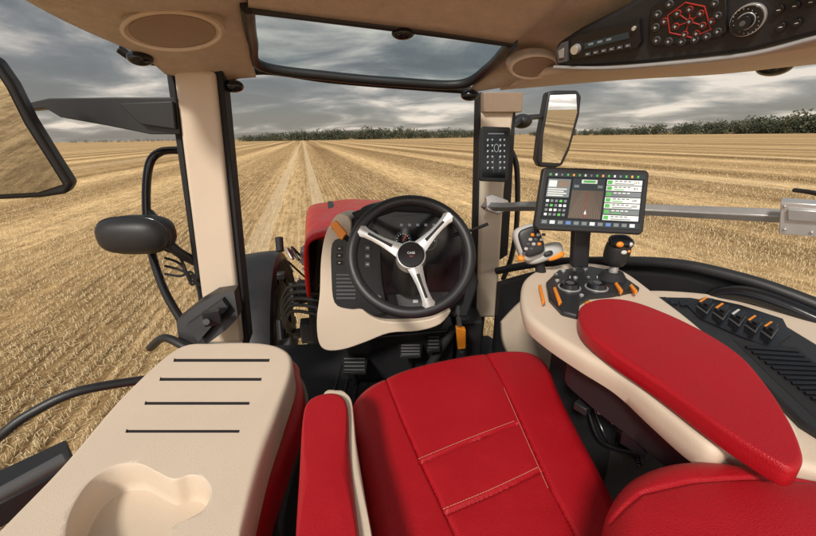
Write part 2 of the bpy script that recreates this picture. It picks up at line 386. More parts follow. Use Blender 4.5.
# pillars
b=B(); b.prism([S(*q,y=1.3) for q in((172,66),(214,70),(243,344),(207,344))],HD*.09,'beige'); b.fin('front_pillar',tr,bev=.015,seg=3)
b=B(); b.prism([S(*q,y=1.32) for q in((213,66),(222,70),(249,344),(242,344))],HD*.09,'dark'); b.prism([S(*q,y=1.32) for q in((165,66),(172,66),(208,344),(204,344))],HD*.05,'dark'); b.fin('window_seal',tr,bev=.004)
b=B(); b.prism([S(*q,y=1.6) for q in((482,100),(516,100),(505,190),(497,318),(477,318),(480,190))],HD*.09,'beige'); b.fin('front_pillar',tr,bev=.015,seg=3)
b=B(); b.prism([S(*q,y=1.61) for q in((480,92),(483,92),(480,318),(474,318))],HD*.06,'dark'); b.prism([S(*q,y=1.58) for q in((484,92),(524,92),(522,112),(484,112))],HD*.08,'beiged'); b.prism([S(*q,y=1.62) for q in((505,112),(516,112),(512,190),(508,255),(500,260))],HD*.06,'black')
b.tube([S(*q,y=1.66) for q in((511,150),(517,170),(517,220),(512,255),(503,280))],.012,'black'); b.fin('window_seal',tr,bev=.003)
# headliner
def R3(*a): return [S(x,y,y=d) for x,y,d in a]
b=B(); b.grid([R3((-150,-110,.55),(60,-100,.55),(250,-100,.6)),R3((15,-6,.93),(130,0,.9),(247,0,.97)),R3((75,26,1.05),(165,28,1.05),(249,34,1.14)),R3((140,55,1.2),(190,58,1.22),(251,60,1.3)),R3((165,74,1.3),(205,80,1.36),(256,77,1.4))],'fabric')
hl=b.fin('headliner',tr,thick=.03)
b=B(); b.grid([R3((247,-100,.6),(400,-110,.6),(560,-110,.6),(720,-120,.5)),R3((247,-45,.80),(345,-40,.80),(480,-35,.81),(600,-30,.75)),R3((248,8,.985),(330,18,.99),(425,30,1.01),(513,43,1.06))],'fabric'); b.fin('headliner',tr,thick=.02)
b=B(); b.grid([R3((512,42,1.06),(575,-20,.9),(700,-40,.78),(850,-60,.6)),R3((497,62,1.3),(560,45,1.12),(700,20,.9),(850,5,.68)) ,R3((470,88,1.5),(545,72,1.2),(700,62,.95),(850,45,.72)),R3((468,93,1.52),(530,84,1.3),(700,72,1.0),(850,53,.76))],'fabric'); b.fin('headliner',tr,thick=.02)
b=B(); b.grid([R3((530,77,1.16),(620,66,.98),(720,60,.82),(850,40,.64)),R3((520,84,1.26),(620,78,1.06),(720,72,.88),(850,56,.70)),R3((500,90,1.45),(620,80,1.2),(720,74,1.0),(850,60,.85))],'beige'); b.fin('roof_trim',tr,thick=.02)
b=B()
b.tube([S(x,y,y=d) for x,y,d in((247,6,.98),(252,40,1.2),(262,66,1.38),(330,76,1.45),(400,82,1.48),(460,84,1.48),(488,68,1.35),(512,43,1.07))],.016,'black',n=12)
b.tube([S(x,y,y=d) for x,y,d in((248,9,.99),(330,19,1.0),(425,31,1.02),(512,43,1.07))],.009,'black')
b.tube([S(x,y,y=d) for x,y,d in((225,78,1.42),(262,70,1.42),(330,79,1.49),(400,85,1.52),(470,90,1.54))],.014,'dark')
b.ell(S(403,33,y=1.02),(.028,.02,.014),'gloss')
b.fin('sunroof_frame',tr)
gm=bpy.data.materials.new('tinted_glass'); t,N,L=nt(gm); N.remove(N['Principled BSDF']); tb=N.new('ShaderNodeBsdfTransparent'); tb.inputs[0].default_value=(.72,.80,.81,1); gl=N.new('ShaderNodeBsdfGlossy'); gl.inputs['Roughness'].default_value=.02; fr=N.new('ShaderNodeMixShader'); fr.inputs[0].default_value=.03; L.new(tb.outputs[0],fr.inputs[1]); L.new(gl.outputs[0],fr.inputs[2]); L.new(fr.outputs[0],N['Material Output'].inputs[0]); M['glass']=gm
b=B(); b.grid([R3((249,9,1.0),(330,19,1.01),(425,31,1.03),(511,43,1.08)),R3((252,40,1.21),(340,50,1.25),(440,58,1.28),(490,66,1.35)),R3((264,66,1.38),(330,77,1.46),(420,83,1.49),(462,84,1.49))],'glass'); b.fin('sunroof_glass',tr)
# speakers
pl=plc(S(172,30,d=.86),(.12,-.72,-.68))
def ellp(px,py,a,bb,n=32,rot=0): return [(px+a*math.cos(2*math.pi*i/n)*math.cos(rot)-bb*math.sin(2*math.pi*i/n)*math.sin(rot),py+a*math.cos(2*math.pi*i/n)*math.sin(rot)+bb*math.sin(2*math.pi*i/n)*math.cos(rot)) for i in range(n)]
b=B(); b.dec(pl,ellp(172,29,53,21,40,.04),-.02,.004,'fabric'); b.dec(pl,ellp(172,29,44,16.5,40,.04),.0042,.007,'beiged'); b.tube([pl.at(*q,.005) for q in ellp(172,29,49,19,24,.04)],.005,'beige',sm=2,closed=True)
b.fin('speaker',hl,bev=.003)
pl=plc(S(534,66,y=1.13),(.05,-.80,-.6))
b=B(); b.dec(pl,ellp(534,66,26,13,32,-.1),-.03,.002,'fabric'); b.dec(pl,ellp(534,66,21,9.5,32,-.1),.0022,.005,'beiged'); b.tube([pl.at(*q,.003) for q in ellp(534,66,23.5,11.2,24,-.1)],.004,'beige',sm=2,closed=True); b.fin('speaker',hl,bev=.003)
# hood
b=B()
c0=Vector((-.20,1.95,0)); 
def hp(a,r,z): return c0+HD*a+RT*r+UP*(Z+z)
prof=lambda w,zt,dz:[(-w,zt-dz),(-w,zt-.22),(-w*.97,zt-.08),(-w*.86,zt-.02),(-w*.5,zt),(0,zt+.02),(w*.5,zt),(w*.86,zt-.02),(w*.97,zt-.08),(w,zt-.22),(w,zt-dz)]
secs=[(0,.36,-.50,.35),(.6,.38,-.53,.38),(1.4,.42,-.60,.45),(2.1,.44,-.68,.6),(2.35,.40,-.78,.65),(2.45,.30,-.95,.5)]
rws=[[hp(a,r,z) for r,z in prof(w,zt,dz)] for a,w,zt,dz in secs]
b.grid(rws,'paint',4); hood=b.fin('hood',tr,thick=.02)
b=B()
b.box(hp(1.2,-.36,-1.05),(.06,2.2,.5),'dark',yaw=.21)
for i in range(10): b.box(hp(.3+i*.13,-.40,-.98),(.02,.04,.24),'gloss',yaw=.21)
b.box(hp(.9,-.2,-.56),(.05,1.2,.012),'black',yaw=.21)
b.fin('engine_grille',tr,bev=.006)
b=B(); b.box(hp(1.1,0,-1.35),(.55,2.5,.6),'dark',yaw=.21)
for i in range(26):
    a=random.uniform(.05,1.5); r=-random.uniform(.38,.66); z=-random.uniform(.78,1.5)
    if i%3==0: b.box(hp(a,r,z),(random.uniform(.04,.10),random.uniform(.05,.12),random.uniform(.04,.14)),random.choice(['black','dark','grey']),yaw=.21)
    elif i%3==1: b.cyl(hp(a,r,z),hp(a+.05,r,z+random.uniform(.05,.16)),.03,.03,random.choice(['gloss','dark','grey']),14)
    else: b.tube([hp(a,r,z),hp(a+.1,r-.05,z+.08),hp(a+.25,r,z-.05),hp(a+.3,r+.1,z-.2)],.010,random.choice(['black','gloss','steel']))
for i in range(5): b.tube([hp(.05,-.30,-.80-.05*i),hp(.2,-.5,-.86-.04*i),hp(.35,-.58,-1.1-.03*i),hp(.8,-.55,-1.5)],.011,'black')
b.fin('engine_block',tr,bev=.006)
def wheel(cx,cy,cz,R,W,yaw,nm):
    b=B(); A=Vector((math.cos(yaw),math.sin(yaw),0)); Fw=Vector((-math.sin(yaw),math.cos(yaw),0)); C=Vector((cx,cy,cz)); n=48
    prf=[(-W*.36,R*.55),(-W*.5,R*.68),(-W*.5,R*.86),(-W*.42,R*.94),(0,R*.96),(W*.42,R*.94),(W*.5,R*.86),(W*.5,R*.68),(W*.36,R*.55)]
    V=[C+A*x+(Fw*math.cos(2*math.pi*i/n)+UP*math.sin(2*math.pi*i/n))*r for i in range(n) for x,r in prf]; m=len(prf)
    b.add(V,[[i*m+j,i*m+j+1,((i+1)%n)*m+j+1,((i+1)%n)*m+j] for i in range(n) for j in range(m-1)],'dark')
    for i in range(22):
        for sd in(-1,1):
            a0=2*math.pi*(i+.5*(sd>0))/22; P=[]
            for x,da,r in((0.0,0,R*.95),(0.0,.10,R*.95),(W*.5,.24,R*.90),(W*.5,.14,R*.90)):
                a=a0+da; P.append(C+A*x*sd+(Fw*math.cos(a)+UP*math.sin(a))*r)
            rad=(Fw*math.cos(a0+.1)+UP*math.sin(a0+.1)); b.prism(P,rad*R*.06,'dark')
    ty=b.fin(nm,tr,bev=0)
    b=B(); b.cyl(C-A*W*.30,C+A*W*.30,R*.56,R*.56,'steel',40); b.cyl(C-A*W*.34,C-A*W*.30,R*.25,R*.3,'paint',24); b.fin('rim',ty,bev=.01)
WC=Vector((-1.36,2.95,.9))
wheel(*WC,.9,.42,math.radians(12),'front_wheel')
b=B(); rw=[]
for i in range(10):
    a=math.radians(15+i*17); rw.append([WC+Vector((math.cos(.21)*x,math.sin(.21)*x,0))+(HD*math.cos(a)+UP*math.sin(a))*(r) for x,r in((-.28,.98),(-.24,1.06),(.17,1.10),(.25,1.02))])
b.grid(rw,'black',3); b.fin('mudguard',tr,thick=.02)
# rear wheel and its red mudguard, seen in the exterior mirror
wheel(-.95,-1.9,.95,.95,.5,0,'rear_wheel')
b=B(); rw=[]
for i in range(9):
    a=math.radians(20+i*17); rw.append([Vector((-.95,-1.9,.98))+Vector((x,0,0))+(Vector((0,1,0))*math.cos(a)+UP*math.sin(a))*r for x,r in((-.30,1.02),(-.27,1.09),(.25,1.12),(.3,1.0))])
b.grid(rw,'paint',3); b.fin('mudguard',tr,thick=.02)
# firewall & right side wall
b=B(); b.prism([Vector((-.5,1.80,Z-1.1)),Vector((-.5,1.74,Z-.86)),Vector((.42,1.74,Z-.72)),Vector((.42,1.80,Z-1.1))],Vector((0,.05,0)),'black'); b.fin('firewall',tr,bev=.01)
pside=Pl(Vector((.42,1.6,Z)),Vector((1.25,.5,Z)),Vector((.42,1.6,Z-1)))
topw=[pside.at(*q) for q in((497,282),(545,270),(617,266),(680,268),(740,282),(790,298),(860,325),(980,380))]
b=B(); b.grid([[Vector((p_.x,p_.y,Z-1.1)) for p_ in topw],[Vector((p_.x,p_.y,(p_.z+Z-1.1)/2)) for p_ in topw],topw],'black'); b.fin('side_wall',tr,thick=.04)
b=B(); b.tube([pside.at(*q,.02) for q in((500,270),(545,262),(617,260),(680,263),(740,276),(790,292),(860,320))],.017,'black')
b.tube([pside.at(*q,.06) for q in((718,300),(724,290),(750,288),(790,300),(850,326))],.022,'gloss'); b.fin('window_rail',tr)
b=B(); b.tube([S(*q,d=1.4) for q in((180,150),(160,152),(149,165),(146,200),(150,245),(163,288),(182,322))],.015,'gloss'); b.fin('grab_handle',tr)
b=B(); b.tube([S(-40,470,d=.8),S(0,436,d=.8),S(30,414,d=.82),S(80,391,d=.86),S(150,379,d=.95)],.011,'black'); b.fin('door_bar',tr)
b=B()
for i in range(4): b.tube([S(165,250+i*8,d=1.42),S(180,258+i*6,d=1.38),S(192,285-i*4,d=1.4),S(200,262+i*12,d=1.42)],.005,'dark')
b.prism([S(*q,d=1.27) for q in((176,322),(196,306),(214,295),(234,292),(238,318),(226,330),(206,345),(180,352))],HD*.07,'black')
b.prism([S(*q,d=1.24) for q in((186,326),(222,300),(228,308),(198,342))],HD*.03,'gloss')
b.box(S(212,318,d=1.2),(.05,.02,.05),'black',yaw=.3); b.cyl(S(206,322,d=1.2),S(206,322,d=1.16),.010,.010,'grey')
b.tube([S(150,348,d=1.3),S(165,338,d=1.25),S(190,350,d=1.22)],.014,'black')
b.fin('door_latch',tr,bev=.006)

# ===== left mirror
def mirror_plane(px,py,d,refl):
    p=S(px,py,d=d); v=(p-EYE).normalized(); return plc(p,(Vector(refl).normalized()-v))
mr=thing('wing_mirror',S(80,190,y=1.1),'large black exterior mirror on a thick black arm','mirror','exterior mirrors')
pl=mirror_plane(25,140,1.05,(-.10,-.96,-.20))
b=B(); o_=[(-40,40),(-5,58),(12,82),(30,118),(55,158),(72,184),(66,194),(40,198),(-45,202)]
b.dec(pl,o_,-.05,0,'black'); b.fin('mirror_housing',mr,bev=.01,seg=3)
b=B(); b.dec(pl,[(-38,48),(-8,65),(7,88),(25,124),(50,163),(63,184),(38,192),(-40,196)],.001,.003,'mirror'); b.fin('mirror_glass',mr)
b=B(); b.prism([S(*q,y=1.3) for q in((22,104),(48,98),(110,97),(176,97),(180,134),(150,134),(110,126),(60,117),(45,108),(24,110))],HD*.05,'black'); b.prism([S(*q,y=1.28) for q in((118,103),(172,101),(175,129),(140,124))],HD*.02,'black')
b.tube([S(118,48,y=1.32),S(135,58,y=1.34),S(165,62,y=1.36)],.014,'gloss'); b.fin('mirror_arm',mr,bev=.01,seg=3)
# right mirror
mr2=thing('wing_mirror',S(555,165,y=2.2),'tall black framed exterior mirror reflecting the field','mirror','exterior mirrors')
pl=mirror_plane(560,130,2.1,(.50,-.84,-.045))
b=B(); b.dec(pl,[(548,92),(555,90),(578,90),(582,96),(580,115),(570,150),(563,165),(556,168),(540,167),(537,160),(540,135)],-.07,0,'black'); b.fin('mirror_housing',mr2,bev=.012,seg=3)
b=B(); b.dec(pl,[(550,95),(576,94),(577,112),(568,146),(560,163),(542,162),(543,136)],.001,.003,'mirror'); b.fin('mirror_glass',mr2)
b=B(); b.tube([S(512,126,y=1.75),S(525,118,y=2.0),S(545,116,y=2.3)],.014,'black'); b.ell(S(522,121,y=1.95),(.05,.05,.035),'black'); b.fin('mirror_arm',mr2)

# ===== work lamp
wl=thing('work_lamp',S(137,253,d=1.3),'oval black work lamp on a bracket outside the door','lamp')
b=B(); b.ell(S(137,234,d=1.3),(.125,.075,.066),'black',pw=.7); b.tube([S(137,234,d=1.3)+Vector((.122*math.copysign(abs(math.cos(a))**.7,math.cos(a)),-.02,.064*math.copysign(abs(math.sin(a))**.7,math.sin(a)))) for a in [2*math.pi*i/24 for i in range(24)]],.006,'gloss',closed=True,sm=3); b.fin('lamp_housing',wl)
b=B(); b.tube([S(165,240,d=1.33),S(178,252,d=1.36),S(196,262,d=1.42)],.018,'black'); b.tube([S(168,232,d=1.33),S(150,212,d=1.4)],.012,'black'); b.fin('lamp_bracket',wl)

# ===== steering wheel + column
C=S(411,256,d=1.14); wn_=Vector((.02,-.80,.60)).normalized(); pl=plc(C,wn_)
rx=(pl.at(420,256)-C).normalized(); uy_=wn_.cross(rx)
sw=thing('steering_wheel',C-wn_*.05,'black rimmed steering wheel with three silver spokes','steering wheel')
b=B(); b.tube([C+rx*math.cos(a)*.183+uy_*math.sin(a)*.183+wn_*.02 for a in [2*math.pi*i/36 for i in range(36)]],.0175,'black',n=16,sm=3,closed=True); b.fin('rim',sw)
for e in((362,234),(449,219),(428,306)):
    E=pl.at(*e,.012); d=(E-C).normalized(); q=wn_.cross(d).normalized(); c_=C+wn_*-.004; Ln=.178
    b=B(); half=[(.03,.026),(.048,.0225),(.07,.0185),(.10,.0145),(.13,.0135),(.155,.0155),(.168,.020),(Ln,.025)]
    V=[];Fc=[]
    for x,hw in half:   # arched cross-section, dished towards the hub
        for k in range(7):
            yy=hw*(k/3-1); V.append(c_+d*x+q*yy+wn_*(.006+.018*(x/Ln)**2+.006*(1-(k/3-1)**2)))
    for k_,(x,hw) in enumerate(half):
        for k in range(7): V.append(c_+d*x+q*(hw*(k/3-1))+wn_*(.0+.018*(x/Ln)**2))
    m=len(half)
    for i in range(m-1):
        for k in range(6):
            a=i*7+k; Fc.append([a,a+1,a+8,a+7]); a2=a+m*7; Fc.append([a2,a2+7,a2+8,a2+1])
        for k in(0,6): a=i*7+k; Fc.append([a,a+7,a+7+m*7,a+m*7])
    for i in(0,m-1):
        for k in range(6): a=i*7+k; Fc.append([a,a+1,a+1+m*7,a+m*7])
    b.add(V,Fc,'silver')
    b.prism([c_+d*x+q*yy+wn_*(.0118+.018*(x/Ln)**2) for x,yy in((.066,-.0055),(.10,-.004),(.148,-.004),(.148,.004),(.10,.004),(.066,.0055))],wn_*.0012,'dark')
    b.fin('spoke',sw)
b=B(); b.cyl(C-wn_*.03,C+wn_*.012,.049,.046,'silver',40); b.cyl(C+wn_*.012,C+wn_*.018,.0435,.040,'gloss',40)
hub=b.fin('hub',sw,bev=.003)
text('emblem','CASE',pl,411,254.8,3.3,'white',hub,.0186); text('emblem','IH',pl,411,258.2,3.0,'redp',hub,.0186)
b=B(); b.cyl(C-wn_*.03,C-wn_*.28,.05,.07,'black',30); b.fin('column',sw,bev=.004)

dc=thing('dashboard',S(390,345,y=1.45),'beige and black steering console with instrument cluster and switches','dashboard')
Yf=1.32
pf=Pl(S(330,220,y=Yf+.02),S(460,220,y=Yf+.02),S(400,330,y=Yf-.04))
b=B(); b.dec(pf,[(346,226),(362,206),(400,198),(436,203),(460,225),(468,262),(462,300),(445,318),(372,322),(352,306),(346,270)],-.25,0,'black'); core=b.fin('console_core',dc,bev=.02,seg=3)
sh_=[(330,226),(340,213),(352,222),(347,262),(352,288),(364,308),(380,318),(402,320),(430,317),(450,308),(440,322),(418,329),(390,331),(366,340),(345,347),(328,348),(320,340),(318,318),(321,292),(322,262),(325,240)]
b=B(); b.dec(pf,[tuple(v[:2]) for v in crom([(x,y,0) for x,y in sh_],4,True)],-.22,.025,'beige'); b.fin('console_shell',dc,bev=.022,seg=5)
b=B(); b.dec(pf,[(375,212),(440,208),(462,228),(456,290),(385,292),(368,262)],.002,.02,'gloss'); b.dec(pf,[(392,216),(434,213),(444,226),(440,262),(395,262)],.021,.024,'screen')
for i in range(5): b.rect(pf,400+i*8,223,403+i*8,225.5,.0245,.026,'s_grey')
for x in(403,428):
    b.tube([pf.at(*q,.0255) for q in ellp(x,240,8,9,18)],.0007,'s_grey',n=5,sm=1,closed=True); b.dec(pf,[(x-.6,240),(x+.6,240),(x+4,234),(x+3,233)],.0245,.0252,'s_red')
    for k in range(9): a=math.pi*(k/8); b.disc(pf,x+6.3*math.cos(a),240-7*math.sin(a),.5,.0245,.0252,'s_white',6)
b.fin('instrument_cluster',dc,bev=.003)
b=B(); b.dec(pf,[(352,212),(400,199),(440,203),(462,222),(455,226),(430,213),(395,211),(362,222)],-.1,.05,'dark'); b.fin('cluster_hood',dc,bev=.012,seg=3)
b=B()
b.tube([pf.at(352,240,.03),pf.at(344,232,.06),pf.at(338,224,.085)],.010,'black'); b.prism([pf.at(*q,.085) for q in((335,222),(341,218),(351,230),(346,237))],pf.n*.018,'orange'); b.fin('indicator_stalk',dc,bev=.004)
b=B()
pn_=[(334,242),(347,237),(362,234),(378,232),(382,276),(386,306),(374,312),(362,306),(350,306),(336,300),(333,272)]
b.dec(pf,[tuple(v[:2]) for v in crom([(x,y,0) for x,y in pn_],4,True)],.0245,.032,'black')
for i in range(7): b.rect(pf,338,272+i*3.8,357,273.6+i*3.8,.0325,.037,'grey')
for i in range(3): b.rect(pf,338,245+i*7,344,249+i*7,.0325,.036,'gloss'); b.rect(pf,340,246.4+i*7,342,247.4+i*7,.0362,.0367,'white')
for i in range(3): b.rect(pf,366,244+i*8,371,249+i*8,.0325,.0365,'grey'); b.rect(pf,367.3,245.7+i*8,369.7,247+i*8,.0367,.0372,'white')
for i in range(2): b.disc(pf,370+i*9,296,3.2,.0325,.042,'steel',18)
b.fin('switch_panel',dc,bev=.001)
b=B(); b.dec(pf,[(396,294),(448,290),(450,300),(440,310),(400,310)],.0,.010,'grey'); b.rect(pf,427,298,432,302,.0102,.014,'orange'); b.rect(pf,413,299,418,302,.0102,.013,'white'); b.fin('lower_switch_panel',dc,bev=.001)
b=B(); b.tube([pf.at(452,235,.02),pf.at(470,228,.06),pf.at(484,222,.07)],.006,'black'); b.fin('shuttle_lever',dc)
b=B(); b.dec(pf,[(438,268),(472,262),(482,285),(470,322),(440,322)],-.25,-.05,'dark'); b.dec(pf,[(360,318),(450,318),(440,334),(372,336)],-.2,-.02,'black'); b.fin('lower_cover',dc,bev=.01)
b=B(); b.prism([Vector((-.30,1.45,Z-1.1)),Vector((.2,1.45,Z-1.1)),Vector((.2,1.4,Z-.8)),Vector((-.28,1.4,Z-.84))],Vector((0,.3,0)),'black')
b.tube([Vector((.05,1.38,Z-1.05)),Vector((.12,1.36,Z-.9)),Vector((.2,1.42,Z-.8))],.02,'dark'); b.box((.28,1.55,Z-.95),(.12,.16,.3),'black'); b.fin('console_base',dc,bev=.02)
# pedals
for (x,y,w_,h_) in((355,364,26,15),(411,349,24,12),(434,342,16,14)):
    pp=Pl(S(x-10,y,y=1.36),S(x+10,y,y=1.36),S(x,y+10,y=1.28))
    pd=thing('pedal',pp.at(x,y+h_/2),'black foot pedal with ribbed rubber pad','pedal','foot pedals')
    b=B(); b.dec(pp,[(x-w_/2,y-h_/2),(x+w_/2,y-h_/2+1),(x+w_/2-2,y+h_/2),(x-w_/2+1,y+h_/2+1)],-.015,0,'black')
    for i in range(4): b.rect(pp,x-w_/2+2,y-h_/2+2+i*h_/4,x+w_/2-3,y-h_/2+2+i*h_/4+1.3,.0005,.005,'grey')
    b.fin('pedal_pad',pd,bev=.002); b=B(); b.tube([pp.at(x,y,-.015),pp.at(x,y-6,-.1),pp.at(x,y-12,-.2)],.012,'black'); b.fin('pedal_arm',pd)
lv=B(); lv.tube([S(462,352,y=1.38),S(460,330,y=1.36),S(457,305,y=1.34)],.012,'grey'); lv.prism([S(*q,y=1.33) for q in((456,328),(466,330),(466,349),(458,350))],Vector((0,.03,0)),'orange'); lv.fin('floor_lever',None,bev=.004,label='small floor lever with orange grip beside steering column',cat='lever')

# ===== folded seat / tray
st=thing('folding_seat',S(150,520,z=-1.1),'folded passenger seat with beige tray back, slots and cup holders','folding seat')
zc=-.55
b=B(); b.pad([S(*q,z=zc) for q in((178,347),(215,342),(262,342),(287,350),(292,368),(280,405),(262,455),(243,530),(232,600),(60,640),(-90,640),(-50,580),(2,525),(60,465),(125,392))],.075,.014,'beige',n=200,rings=30)
ct=b.fin('tray_back',st)
SL=((174,270,358),(160,262,377),(145,250,401),(126,240,429))
cb_=B()
for x0,x1,y in SL:
    P=[S(*q,z=zc) for q in((x0,y),(x1,y),(x1-1,y+4),(x0-1,y+4))]; cb_.prism([p+UP*.03 for p in P],-UP*.045,'dark')
boolean(ct,cb_)
def cutout(pts,dp):
    P=resample(crom([S(*q,z=zc) for q in pts],8,True),120); c=sum(P,Vector())/len(P); n=len(P)
    V=[];prof=[(1.05,.03),(1.05,.0005),(1.02,-.001),(1.0,-.006),(.985,-dp*.7),(.965,-dp*.9),(.92,-dp)]
    for s_,h in prof: V+=[c+(p_-c)*s_+UP*h for p_ in P]
    Fc=[list(range(n))[::-1],[(len(prof)-1)*n+j for j in range(n)]]+[[r*n+j,(r+1)*n+j,(r+1)*n+(j+1)%n,r*n+(j+1)%n] for r in range(len(prof)-1) for j in range(n)]
    cb_=B(); cb_.add(V,Fc,'beige'); boolean(ct,cb_)
cutout([(66,540),(72,510),(90,482),(114,467),(138,465),(156,473),(172,480),(188,476),(202,479),(209,492),(203,508),(188,518),(172,526),(160,544),(138,564),(100,574),(74,566)],.056)
for x0,x1,y in SL:
    P=[S(*q,z=zc-.003) for q in((x0,y+.3),(x1,y+.3),(x1-1,y+4),(x0-1,y+4))]; b=B(); b.prism(P,-UP*.008,'dark'); b.fin('slot_insert',st)
b=B(); b.pad([S(*q,z=-.645) for q in((190,352),(285,355),(300,372),(302,400),(285,450),(262,520),(250,620),(60,640),(20,560),(100,430))],.09,.03,'red',n=120,rings=20,seams=[]); b.fin('seat_cushion',st)
b=B(); b.pad([S(*q,z=-.745) for q in((200,352),(285,355),(300,372),(310,400),(300,450),(285,520),(280,620),(60,640),(20,560),(110,430))],.345,.02,'black',n=80,rings=10); b.fin('seat_base',st)
b=B(); b.box(S(20,488,z=-.62),(.10,.16,.05),'black',yaw=-.7); b.tube([S(-10,500,z=-.56),S(30,478,z=-.56),S(66,458,z=-.56)],.012,'grey'); b.fin('seat_latch',st,bev=.01)

# ===== driver seat
ds=thing('driver_seat',S(470,480,z=-1.1),'red leather driver seat with stitched panels and beige piping','seat')
zs=-.62
seL=[S(*q,z=zs) for q in((384,372),(402,420),(424,470),(456,536),(475,580))]
seR=[S(*q,z=zs) for q in((485,350),(505,385),(525,430),(552,490),(590,560))]
se1=[S(*q,z=zs) for q in((420,464),(470,443),(517,425))]; se2=[S(*q,z=zs) for q in((445,515),(495,494),(541,472))]
b=B(); b.pad([S(*q,z=zs) for q in((352,408),(356,392),(375,378),(410,364),(455,354),(500,348),(530,349),(548,360),(562,390),(583,430),(605,470),(622,505),(640,560),(610,620),(480,640),(385,620),(374,540),(362,470))],.12,.036,'red',crown=.006,n=520,rings=140,seams=[seL,seR,se1,se2],dep=.0055,w=.0024)
b.fin('seat_cushion',ds,ang=60)
b=B()
def stitch(b,line,off,z):
    P=crom(line,10)
    for i in range(len(P)-1):
        d=(P[i+1]-P[i]); nrm=Vector((-d.y,d.x,0)).normalized(); L_=d.length; k=max(1,int(L_/.0042))
        for j in range(k):
            a=P[i]+d*(j/k)+nrm*off; c=P[i]+d*((j+.72)/k)+nrm*off; b.cyl(a+UP*z,c+UP*z,.0005,.0005,'stitch',5)
stitch(b,se1,.0075,.0052); stitch(b,se2,.0075,.0046); stitch(b,[seR[1].lerp(seR[2],.1)]+seR[2:4],-.0075,.0038)
b.fin('stitching',ds)
b=B(); b.pad([S(*q,z=-.50) for q in((302,415),(308,398),(322,391),(338,391),(347,402),(349,440),(354,490),(362,560),(362,620),(290,620),(294,536),(298,470))],.10,.018,'red',n=200,rings=30,crown=.003); b.fin('armrest',ds)
b=B(); b.pad([S(*q,z=-.515) for q in((322,397),(338,389),(346,392),(352,402),(356,440),(364,490),(376,560),(376,620),(330,620),(324,500))],.13,.008,'beige',n=160,rings=14); b.fin('armrest_shell',ds)
zb=-.425
b=B(); sq=[S(*q,z=zb-.01) for q in((612,520),(640,500),(690,490),(750,486),(830,488),(900,500))]
b.pad([S(*q,z=zb) for q in((606,528),(612,496),(632,470),(665,456),(705,453),(750,459),(816,473),(900,490),(960,560),(820,680),(640,660),(598,590))],.20,.032,'red',crown=.010,n=320,rings=90,seams=[sq],dep=.004,w=.0025); b.fin('backrest',ds,ang=60)
b=B(); b.box(S(470,500,z=-.92),(.42,.42,.30),'dark',yaw=.3); b.fin('seat_suspension',ds,bev=.03)

# ===== right side console
sc=thing('side_console',S(700,380,z=-1.1),'beige and black side console with rows of switches','control console')
zk=-.43
b=B(); b.pad([S(*q,z=zk) for q in((640,290),(700,292),(760,302),(816,320),(900,350),(980,470),(880,480),(800,465),(740,440),(700,400),(650,340),(632,305))],.10,.014,'beige',n=160,rings=20); b.fin('console_body',sc)
pk=Pl(S(660,300,z=zk+.006),S(800,330,z=zk+.006),S(760,400,z=zk+.006))
b=B(); b.dec(pk,[(644,298),(690,299),(735,307),(780,324),(816,346),(850,372),(880,440),(840,450),(800,425),(760,385),(700,345),(655,315)],-.02,.006,'black'); b.fin('switch_panel',sc,bev=.006)
b=B(); b.dec(pk,[(686,308),(704,300),(740,308),(782,322),(790,338),(772,352),(740,340),(700,322)],.0062,.009,'gloss'); b.fin('switch_plate',sc,bev=.001)
for i in range(5):
    x=704+i*16; y=313+i*6.4
    b=B(); b.dec(pk,[(x-9,y-2.5),(x-1,y-8.5),(x+9,y-4.5),(x+2,y+5.5)],.0095,.014,'grey')
    b.dec(pk,[(x-8,y-2.5),(x-1,y-7.5),(x+8,y-4.2),(x+1.6,y+4.5)],.0142,.024,'black')
    b.dec(pk,[(x-3.5,y+1),(x+3.5,y-4),(x+7,y-3),(x+1.4,y+3.6)],.0242,.031,'gloss')
    b.dec(pk,[(x-7.5,y-2.6),(x-1,y-7.3),(x+1.5,y-6.4),(x-5,y-1.6)],.0242,.0262,'orange' if i!=2 else 'white'); b.fin('rocker_switch',sc,bev=.0015,seg=2)
b=B()
b.dec(pk,[(732,342),(796,350),(846,392),(858,440),(834,440),(772,382)],.0055,.0068,'dark')
for i in range(12): b.dec(pk,[(744+i*6.5,350+i*5.2),(796+i*6,354+i*4.8),(798+i*6,356.6+i*4.8),(746+i*6.5,352.6+i*5.2)],.0064,.012,'gloss')
b.fin('ribbed_mat',sc,bev=.0008)
for i in range(3): b=B(); b.dec(pk,[(658+i*10,301+i*1.5),(665+i*10,301+i*1.5),(667+i*10,306+i*1.5),(660+i*10,306+i*1.5)],.0055,.012,'gloss'); b.fin('push_button',sc,bev=.0008)
b=B(); b.grid([R3((500,322,1.32),(525,298,1.25),(560,290,1.15)),R3((503,345,1.28),(530,330,1.15),(560,345,1.02)),R3((520,380,1.30),(548,380,1.1),(580,395,.98)),R3((545,430,1.2),(580,440,1.0),(600,460,.9))],'beige'); b.fin('console_leg',sc,thick=.03)
b=B(); b.pad([S(*q,z=-.56) for q in((720,440),(760,440),(816,470),(900,540),(860,600),(790,500),(735,470))],.3,.02,'beige',n=100,rings=12); b.fin('rear_ledge',sc)

